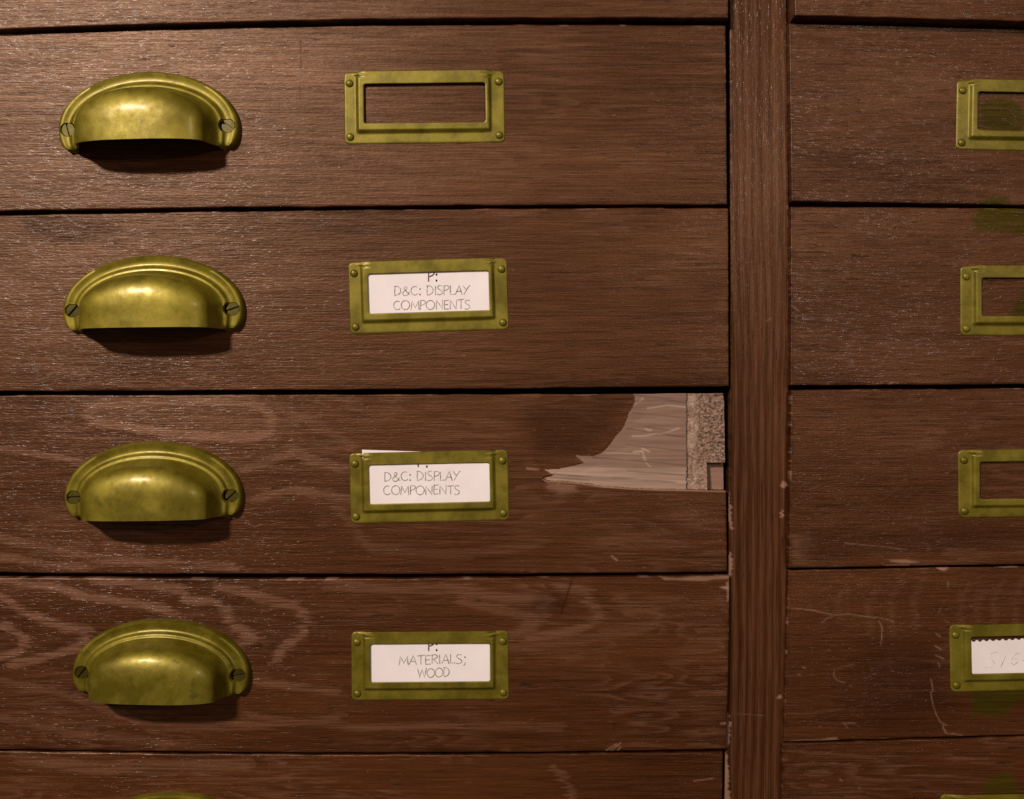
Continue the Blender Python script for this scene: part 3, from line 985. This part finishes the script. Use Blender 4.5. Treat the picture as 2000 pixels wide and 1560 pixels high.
# countersunk screw holes
_cut = lathe('cutter', [(0.001, -8.0), (16.5 * S, -8.0), (16.5 * S, -5.2), (12.6 * S, -3.35), (12.6 * S, -0.6), (0.001, -0.6)], 40, M_BRASS_PULL)
_cv = []
for _x in (-155, 155):
    _c = bpy.data.objects.new('cutter', _cut); COL.objects.link(_c); _c.location.x = _x * S * MM
    _b = _tmp.modifiers.new('b', 'BOOLEAN'); _b.operation = 'DIFFERENCE'; _b.object = _c; _b.solver = 'EXACT'
    _cv.append(_c)
bpy.context.view_layer.update()
_dg = bpy.context.evaluated_depsgraph_get()
ME_PULL2 = bpy.data.meshes.new_from_object(_tmp.evaluated_get(_dg))
bpy.data.objects.remove(_tmp)
for _c in _cv:
    bpy.data.objects.remove(_c)
ME_PULL2.name = 'cup_pull'
ME_PULL2 = fix(ME_PULL2, 50)


def add_holder(parent, org, ydep, px, py, rot, sx=1.0, sz=1.0):
    h = link('label_holder', ME_HOLDER, parent)
    h.location = ((float(wx(px, ydep)) - org[0]) * MM, 0, (float(wz(py, ydep)) - org[1]) * MM)
    h.rotation_euler = (0, -math.radians(rot), 0)
    h.scale = (sx, 1, sz)
    for x, z in ((-144, 48.5), (144, 48.5), (-144, -56), (144, -56)):
        r = link('rivet', ME_RIVET, h)
        r.location = (x * S * MM, -0.00048, z * S * MM)
    return h


def add_pull(parent, org, ydep, px, py, rot, slots, sx=1.0, sz=1.0, mat=None):
    p = link('cup_pull', ME_PULL2, parent)
    p.location = ((float(wx(px, ydep)) - org[0]) * MM, 0, (float(wz(py, ydep)) - org[1]) * MM)
    p.rotation_euler = (0, -math.radians(rot), 0)
    p.scale = (sx, 1, sz)
    if mat:
        p.material_slots[0].link = 'OBJECT'
        p.material_slots[0].material = mat
    for x, a in zip((-155, 155), slots):
        s = link('screw', ME_SCREW, p)
        s.location = (x * S * MM, -0.0028, 0)
        s.rotation_euler = (0, -math.radians(a), 0)
    return p


# ------------------------------------------------------------------ drawers
def drawer_parent(label, ydep):
    def f(ox, oz):
        d = empty('drawer', (ox * MM, ydep * MM, oz * MM))
        tag(d, label, 'drawer', 'wooden drawers of the cabinet')
        return d
    return f


XL, XR = -330, 2420        # the columns run on past the frame
LT = lambda a: [(XL, XL)] and a


def left_edge(x): return [(0, x)]


def build(label, top, bot, left, right, ydep, mat, fields, seed, vis, wear=0.5, split=None):
    # extend the curves outside the frame on the hidden side
    return panel('drawer_front', top, bot, left, right, ydep, mat, drawer_parent(label, ydep), fields, vis, seed, wear, split)


VL, VR = (-30, 1440), (1500, 2030)
EL = [(0, XL)]
ER = [(0, XR)]

W = {k: wood('drawer_wood_' + k, sd, **kw) for k, sd, kw in (
    ('a', 1.0, {}), ('b', 2.2, {}), ('c', 3.9, {}), ('d', 5.1, {}), ('e', 6.4, {}), ('f', 7.7, {}),
    ('g', 8.3, {'glint': 1.7}), ('h', 9.6, {'glint': 1.7}), ('i', 11.2, {'glint': 1.7}), ('j', 12.5, {}), ('k', 13.4, {}), ('l', 14.9, {}))}

d_l0, _, o_l0 = build('left column drawer cut off by the top of the photo above an empty card holder',
    [(XL, -300), (1423, -305)], [(0, 58), (500, 43), (1423, 36)], EL, [(0, 1423)], -4.0, W['a'], f_l0, 1, VL, 0.4)
d_l1, _, o_l1 = build('left column drawer with an empty brass card holder beside its cup pull',
    [(0, 68), (500, 54), (1000, 48), (1417, 51)], [(0, 413), (500, 405), (1000, 402), (1421, 400)], EL, [(48, 1417.5), (400, 1421)], 0.0, W['b'], f_l1, 2, VL)
d_l2, _, o_l2 = build('left column drawer with dark knots near its upper left corner and a display components card',
    [(0, 421), (500, 412), (1000, 409), (1423, 406)], [(0, 765), (500, 763), (1000, 759), (1424, 755)], EL, [(400, 1423), (760, 1424)], 0.0, W['c'], f_l2, 3, VL)
d_l3, p_l3, o_l3 = build('left column drawer with its upper right corner broken away to bare wood',
    [(0, 773), (500, 772), (1000, 770), (1416, 769)], [(0, 1117), (660, 1120.5), (1020, 1119), (1420, 1116)], EL,
    [(760, 1415.5), (955, 1416), (960, 1421), (1120, 1421)], 0.5, W['d'], f_l3, 4, VL, 0.5,
    {0: ('drawer_front', None), 1: ('bare_wood_patch', M_BARE), 2: ('broken_core', M_CORE), 3: ('inner_panel', M_BACKPLY)})
d_l4, _, o_l4 = build('left column drawer with pale flame grain and the materials and wood card',
    [(0, 1127), (660, 1130), (1020, 1126), (1425, 1122)], [(0, 1462), (660, 1469), (1410, 1462)], EL, [(1125, 1425), (1300, 1423), (1465, 1418)], 0.0, W['e'], f_l4, 5, VL, 0.45)
d_l5, _, o_l5 = build('left column drawer cut off by the bottom of the photo below the materials card drawer',
    [(0, 1466), (660, 1473), (1411, 1467)], [(XL, 1815), (1411, 1812)], EL, [(1465, 1412), (1800, 1409)], 0.5, W['f'], f_l5, 6, VL, 0.1)
d_r0, _, o_r0 = build('right column drawer at the top of the photo pulled slightly forward of the stile',
    [(1552, -305), (XR, -305)], [(1552, 31), (1720, 35), (2000, 43), (2420, 58)], [(0, 1552)], ER, -9.0, W['g'], f_r0, 7, VR, 0.3)
d_r1, _, o_r1 = build('right column drawer with a round green stain inside its empty card holder',
    [(1541, 46), (1720, 49), (2000, 57), (2420, 70)], [(1545, 394), (2000, 401), (2420, 409)], [(46, 1541), (400, 1546)], ER, -1.8, W['h'], f_r1, 8, VR, 0.3)
d_r2, _, o_r2 = build('right column drawer with a green patch along its top edge above an empty card holder',
    [(1545, 404), (2000, 408), (2420, 413)], [(1545, 754), (2000, 751), (2420, 748)], [(404, 1545), (755, 1544)], ER, -1.8, W['i'], f_r2, 9, VR, 0.3)
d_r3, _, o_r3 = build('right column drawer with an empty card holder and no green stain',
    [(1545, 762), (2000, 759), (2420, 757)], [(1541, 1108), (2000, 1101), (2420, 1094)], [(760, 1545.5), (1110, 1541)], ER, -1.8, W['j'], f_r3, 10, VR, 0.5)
d_r4, _, o_r4 = build('right column drawer with long pale cracks and a card with faint handwriting',
    [(1541, 1112.5), (2000, 1104), (2420, 1096)], [(1530, 1448), (2000, 1434), (2420, 1421)], [(1112, 1540), (1450, 1530)], ER, 0.5, W['k'], f_r4, 11, VR, 0.5)
d_r5, _, o_r5 = build('right column drawer cut off by the photo bottom, green spot above its holder',
    [(1527, 1451.5), (2000, 1437.5), (2420, 1425)], [(1520, 1800), (2420, 1775)], [(1450, 1528), (1800, 1523)], ER, 0.5, W['l'], f_r5, 12, VR, 0.15)

# cup pulls
add_pull(d_l1, o_l1, 0.0, 294, 254, 1.4, (105, -35), 1.0, 1.03)
add_pull(d_l2, o_l2, 0.0, 303, 607, 0.7, (48, 18), 1.0, 1.0, M_BRASS_WORN)
add_pull(d_l3, o_l3, 0.5, 303, 967, 0.6, (3, 42), 0.985, 1.0, M_BRASS_DULL)
add_pull(d_l4, o_l4, 0.0, 318, 1311, -1.0, (52, 10), 0.98, 0.98, M_BRASS_TARNISHED)
add_pull(d_l5, o_l5, 0.5, 334, 1651, 0.5, (20, 70), 0.98, 1.0)

# card holders
add_holder(d_l1, o_l1, 0.0, 829, 211, 0.7, 1.01, 1.0)
HL2 = add_holder(d_l2, o_l2, 0.0, 837, 579, 1.7, 1.0, 1.0)
HL3 = add_holder(d_l3, o_l3, 0.5, 838.5, 949, 1.3, 1.0, 0.985)
HL4 = add_holder(d_l4, o_l4, 0.0, 840, 1298, 0.4, 0.99, 0.96)
add_holder(d_r1, o_r1, -1.8, 2023, 228, -1.0, 1.0, 0.97)
add_holder(d_r2, o_r2, -1.8, 2031, 588, 0.1, 1.0, 0.97)
add_holder(d_r3, o_r3, -1.8, 2027, 942, 0.6, 1.0, 0.945)
HR4 = add_holder(d_r4, o_r4, 0.5, 2010, 1281, 1.2, 1.0, 0.94)
add_holder(d_r5, o_r5, 0.5, 1992, 1613, 1.0, 1.0, 0.94)


# ------------------------------------------------------------------ cards and their lettering
def arcp(cx, cy, rx, ry, a0, a1, n=14):
    return [(cx + rx * math.cos(math.radians(a0 + (a1 - a0) * i / n)), cy + ry * math.sin(math.radians(a0 + (a1 - a0) * i / n))) for i in range(n + 1)]


DOT = lambda x, y: [(x - 0.01, y), (x + 0.07, y - 0.01), (x - 0.01, y + 0.06), (x + 0.08, y + 0.07), (x + 0.0, y + 0.11)]
FONT = {   # drawn like a draughtsman's capitals: (advance, strokes), cap height 1
    'P': (0.62, [[(0.10, 1.0), (0.06, 0.5), (0.07, 0.0)], [(0.0, 0.98), (0.25, 1.04), (0.50, 0.97), (0.56, 0.80), (0.42, 0.60), (0.07, 0.46)]]),
    'D': (0.80, [[(0.10, 0.97), (0.07, 0.5), (0.08, 0.02)], [(0.0, 0.98), (0.22, 1.0), (0.50, 0.88), (0.66, 0.62), (0.64, 0.36), (0.46, 0.14), (0.08, -0.01)]]),
    '&': (0.82, [[(0.78, 0.02), (0.52, 0.34), (0.24, 0.68), (0.22, 0.88), (0.34, 0.98), (0.48, 0.90), (0.44, 0.72), (0.20, 0.48), (0.06, 0.28), (0.14, 0.06), (0.36, 0.0), (0.58, 0.14), (0.72, 0.42)]]),
    'C': (0.82, [arcp(0.42, 0.50, 0.38, 0.48, 58, 318, 18)]),
    ':': (0.34, [DOT(0.10, 0.62), DOT(0.10, 0.03)]),
    ';': (0.34, [DOT(0.12, 0.62), [(0.16, 0.10), (0.15, -0.08), (0.02, -0.26)]]),
    'I': (0.26, [[(0.10, 1.0), (0.09, 0.5), (0.11, 0.0)]]),
    'S': (0.64, [[(0.52, 0.92), (0.36, 1.01), (0.14, 0.95), (0.07, 0.76), (0.22, 0.58), (0.44, 0.44), (0.54, 0.24), (0.42, 0.05), (0.20, -0.02), (0.02, 0.06)]]),
    'L': (0.56, [[(0.08, 1.02), (0.07, 0.5), (0.08, 0.01), (0.30, 0.03), (0.52, 0.05)]]),
    'A': (0.76, [[(0.0, 0.0), (0.22, 0.55), (0.38, 1.02), (0.54, 0.5), (0.68, -0.02)], [(0.10, 0.34), (0.62, 0.38)]]),
    'Y': (0.70, [[(0.0, 1.0), (0.18, 0.72), (0.32, 0.50)], [(0.70, 1.06), (0.48, 0.76), (0.22, 0.28), (0.10, 0.0)]]),
    'O': (0.94, [arcp(0.44, 0.50, 0.42, 0.48, 100, 466, 24)]),
    'M': (0.94, [[(0.04, 0.0), (0.10, 0.5), (0.14, 0.98), (0.30, 0.6), (0.46, 0.22), (0.64, 0.6), (0.80, 1.0), (0.82, 0.5), (0.86, -0.02)]]),
    'N': (0.84, [[(0.08, -0.02), (0.08, 0.5), (0.07, 0.99), (0.40, 0.5), (0.70, 0.0), (0.70, 0.5), (0.72, 1.04)]]),
    'E': (0.60, [[(0.09, 1.0), (0.07, 0.5), (0.08, 0.0)], [(0.04, 0.99), (0.54, 1.03)], [(0.08, 0.52), (0.44, 0.55)], [(0.08, 0.01), (0.54, 0.05)]]),
    'T': (0.66, [[(0.0, 0.97), (0.66, 1.05)], [(0.34, 1.0), (0.31, 0.5), (0.32, 0.0)]]),
    'R': (0.66, [[(0.10, 1.0), (0.06, 0.5), (0.07, 0.0)], [(0.0, 0.98), (0.25, 1.04), (0.50, 0.97), (0.55, 0.82), (0.42, 0.64), (0.08, 0.50)], [(0.20, 0.50), (0.42, 0.24), (0.60, -0.02)]]),
    'W': (1.02, [[(0.0, 1.0), (0.12, 0.5), (0.22, 0.0), (0.36, 0.5), (0.50, 0.92), (0.62, 0.5), (0.76, 0.0), (0.88, 0.5), (1.0, 1.06)]]),
    'G': (0.80, [[(0.66, 0.88), (0.44, 1.0), (0.16, 0.80), (0.06, 0.42), (0.20, 0.06), (0.48, 0.04), (0.62, 0.34), (0.36, 0.42), (0.72, 0.46)]]),
    ' ': (0.40, []),
}


def smooth(pts, k=5):
    if len(pts) < 3: return pts
    P = [np.array(p) for p in pts]
    out = []
    for i in range(len(P) - 1):
        p0 = P[max(i - 1, 0)]; p1 = P[i]; p2 = P[i + 1]; p3 = P[min(i + 2, len(P) - 1)]
        for j in range(k):
            t = j / k
            out.append(tuple(0.5 * ((2 * p1) + (-p0 + p2) * t + (2 * p0 - 5 * p1 + 4 * p2 - p3) * t * t + (-p0 + 3 * p1 - 3 * p2 + p3) * t ** 3)))
    out.append(tuple(P[-1]))
    return out


SHARP = set('MNWYALTEI')


def text_strokes(txt, x0, x1, base0, base1, cap, seed):
    """strokes in photo px so that the line of text runs from x0 to x1 with its baseline from base0 to base1"""
    total = sum(FONT[c][0] for c in txt[:-1]) + FONT[txt[-1]][0] * 0.88
    k = (x1 - x0) / total
    r = random.Random(seed)
    out, pen = [], 0.0
    for c in txt:
        adv, ss = FONT[c]
        jx, jy, js = r.uniform(-.02, .02), r.uniform(-.03, .03), r.uniform(0.97, 1.04)
        for s in ss:
            s2 = s if c in SHARP else smooth(s)
            o = []
            for (u, v) in s2:
                X = x0 + (pen + u + jx) * k
                f = (X - x0) / (x1 - x0)
                o.append((X, base0 + (base1 - base0) * f - (v * js + jy) * cap))
            out.append(o)
        pen += adv
    return out


def lettering(name, strokes, width, org, ydep, yoff, mat, parent, depth_fn=None):
    """ribbons of graphite on the card's face, 0.03 mm thick"""
    co, F = [], []
    for si, s in enumerate(strokes):
        P = np.array([((float(wx(x, ydep)) - org[0]), (float(wz(y, ydep)) - org[1])) for x, y in s])
        n = len(P)
        if n < 2: continue
        T = np.gradient(P, axis=0)
        T /= np.maximum(np.linalg.norm(T, axis=1)[:, None], 1e-9)
        Nn = np.stack([-T[:, 1], T[:, 0]], 1)
        w = width * 0.5 * (0.85 + 0.3 * np.random.RandomState(si).rand(n))[:, None]
        a, b_ = P + Nn * w, P - Nn * w
        base = len(co)
        for i in range(n):
            da = depth_fn(P[i, 0], P[i, 1]) if depth_fn else 0.0
            y0 = yoff + da - 0.012 * (si % 3)
            co += [(a[i, 0], y0 - 0.03, a[i, 1]), (b_[i, 0], y0 - 0.03, b_[i, 1]), (a[i, 0], y0 + 0.03, a[i, 1]), (b_[i, 0], y0 + 0.03, b_[i, 1])]
        for i in range(n - 1):
            p, q = base + 4 * i, base + 4 * (i + 1)
            F += [(p, p + 1, q + 1, q), (p, q, q + 2, p + 2), (p + 1, p + 3, q + 3, q + 1)]
        e = base + 4 * (n - 1)
        F += [(base, base + 2, base + 3, base + 1), (e, e + 1, e + 3, e + 2)]
    return link(name, fix(mesh_np(name, co, F, mat, False)), parent)


def card(label, outline, ydep, lines, org_px, depth_fn=None, th=0.22, rows=28, mat=None):
    """a paper card in its pocket; outline corners TL, TR, BR, BL in photo px, top edge may carry teeth"""
    ox, oz = float(wx(org_px[0], ydep)), float(wz(org_px[1], ydep))
    root = empty('paper_card', (ox * MM, ydep * MM, oz * MM))
    tag(root, label, 'card', 'paper cards in the brass holders')
    tl, tr, br, bl = outline[:4]
    teeth = outline[4] if len(outline) > 4 else None
    nu, nv = 61 if not teeth else 181, rows
    u = np.linspace(0, 1, nu); v = np.linspace(0, 1, nv)
    U, V = np.meshgrid(u, v)
    X = (tl[0] * (1 - U) + tr[0] * U) * (1 - V) + (bl[0] * (1 - U) + br[0] * U) * V
    Y = (tl[1] * (1 - U) + tr[1] * U) * (1 - V) + (bl[1] * (1 - U) + br[1] * U) * V
    if teeth:
        ph = (X - tl[0]) / teeth
        saw = np.abs((ph % 1) - 0.5) * 2
        Y = Y + (sstep(0.15, 0.75, saw) * 2.8 + (fnoise(X / 6, Y * 0, 231, 2) - .5) * 1.5) * (1 - V) ** 10
    x = wx(X, ydep) - ox; z = wz(Y, ydep) - oz
    yb = np.zeros(x.shape)
    if depth_fn:
        yb = np.vectorize(depth_fn)(x, z)
    yb = yb + 0.05 * (fnoise(x / 12 + 3, z / 12, 241, 2) - 0.5)
    f = np.stack([x, yb - th, z], -1).reshape(-1, 3)
    bk = np.stack([x, yb, z], -1).reshape(-1, 3)
    co = np.concatenate([f, bk])
    idx = np.arange(nu * nv).reshape(nv, nu)
    q1 = np.stack([idx[:-1, :-1], idx[1:, :-1], idx[1:, 1:], idx[:-1, 1:]], -1).reshape(-1, 4)
    o = nu * nv
    F = [tuple(t) for t in q1] + [tuple(o + i for i in t[::-1]) for t in q1]
    loop = list(idx[0, :]) + list(idx[1:, -1]) + list(idx[-1, -2::-1]) + list(idx[-2:0:-1, 0])
    for i in range(len(loop)):
        a, b_ = loop[i], loop[(i + 1) % len(loop)]
        F.append((a, b_, b_ + o, a + o))
    link('card_sheet', fix(mesh_np('card_sheet', co, F, mat or M_PAPER, True), 60), root)
    for nm, strokes, w, m in lines:
        lettering(nm, strokes, w, (ox, oz), ydep, -th - 0.035, m, root, depth_fn)
    return root


YC = -1.0      # cards sit about half a millimetre in front of the wood, behind the plate
card('flat white card lettered P: D&C: DISPLAY COMPONENTS, wholly inside its brass holder',
     [(717, 524), (957, 517), (957, 611), (718, 619)], YC,
     [('lettering', text_strokes('D&C: DISPLAY', 770, 916.5, 578.5, 575.5, 17.8, 1) + text_strokes('COMPONENTS', 768, 918, 606.5, 604, 17.8, 2), 0.42, M_INK),
      ('heading', text_strokes('P:', 836, 856, 551, 550, 20, 3), 0.62, M_INK_DARK)], (837, 572))


def crease3(x, z):
    # a diagonal fold running down to the left of the word DISPLAY, and a lifted left top
    t = (x * 0.70 - z * 0.72) - 1.2
    f = 0.16 * math.exp(-abs(t) / 0.9)
    return -f


card('folded white card lettered D&C: DISPLAY COMPONENTS, its top edge sticking out of the holder',
     [(707, 877), (957, 885), (957, 984), (717, 990)], YC + 0.3,
     [('lettering', text_strokes('D&C: DISPLAY', 750.5, 897, 938.5, 936.5, 17.4, 4) + text_strokes('COMPONENTS', 748.5, 897.5, 965.5, 964, 17.4, 5), 0.42, M_INK),
      ('heading', text_strokes('P:', 815, 838, 911.5, 910.5, 20, 6), 0.62, M_INK_DARK)], (838, 940), crease3)
card('white card lettered P: MATERIALS; WOOD in a brass holder',
     [(722, 1243), (958, 1243), (959, 1335), (722, 1336)], YC,
     [('lettering', text_strokes('MATERIALS;', 779, 911, 1297.5, 1293.5, 17.6, 7) + text_strokes('WOOD', 816, 878, 1322.5, 1320, 18, 8), 0.42, M_INK),
      ('heading', text_strokes('P:', 836, 856, 1270, 1269, 20, 9), 0.62, M_INK_DARK)], (840, 1292))


def slanted(ch, x0, x1, base0, base1, cap, slant, seed):
    out = []
    for s in text_strokes(ch, x0, x1, base0, base1, cap, seed):
        out.append([(x + slant * (base0 - y), y) for x, y in s])
    return out


card('pale card with a perforated top edge and faint pencil capitals S I G',
     [(1889, 1250), (2132, 1240), (2132, 1317), (1886, 1321), 12.6], 0.5 + YC,
     [('faint_handwriting',
       [[(1916.5, 1300.5), (1918, 1301.5)], [(1950, 1274), (1944, 1271.5), (1936, 1275), (1933, 1282), (1938, 1288), (1942, 1294), (1937, 1301), (1929, 1303), (1922, 1301)],
        [(1967, 1271), (1961, 1286), (1954, 1301)],
        [(1992, 1275), (1985, 1275), (1977, 1283), (1974, 1293), (1980, 1297), (1987, 1292), (1989, 1285), (1982, 1286)],
        [(1996, 1288), (2004, 1287.5)], [(2008, 1298), (2014, 1270), (2024, 1297), (2030, 1268)]], 0.24, M_INK_FAINT)], (2010, 1284), mat=M_PAPER)
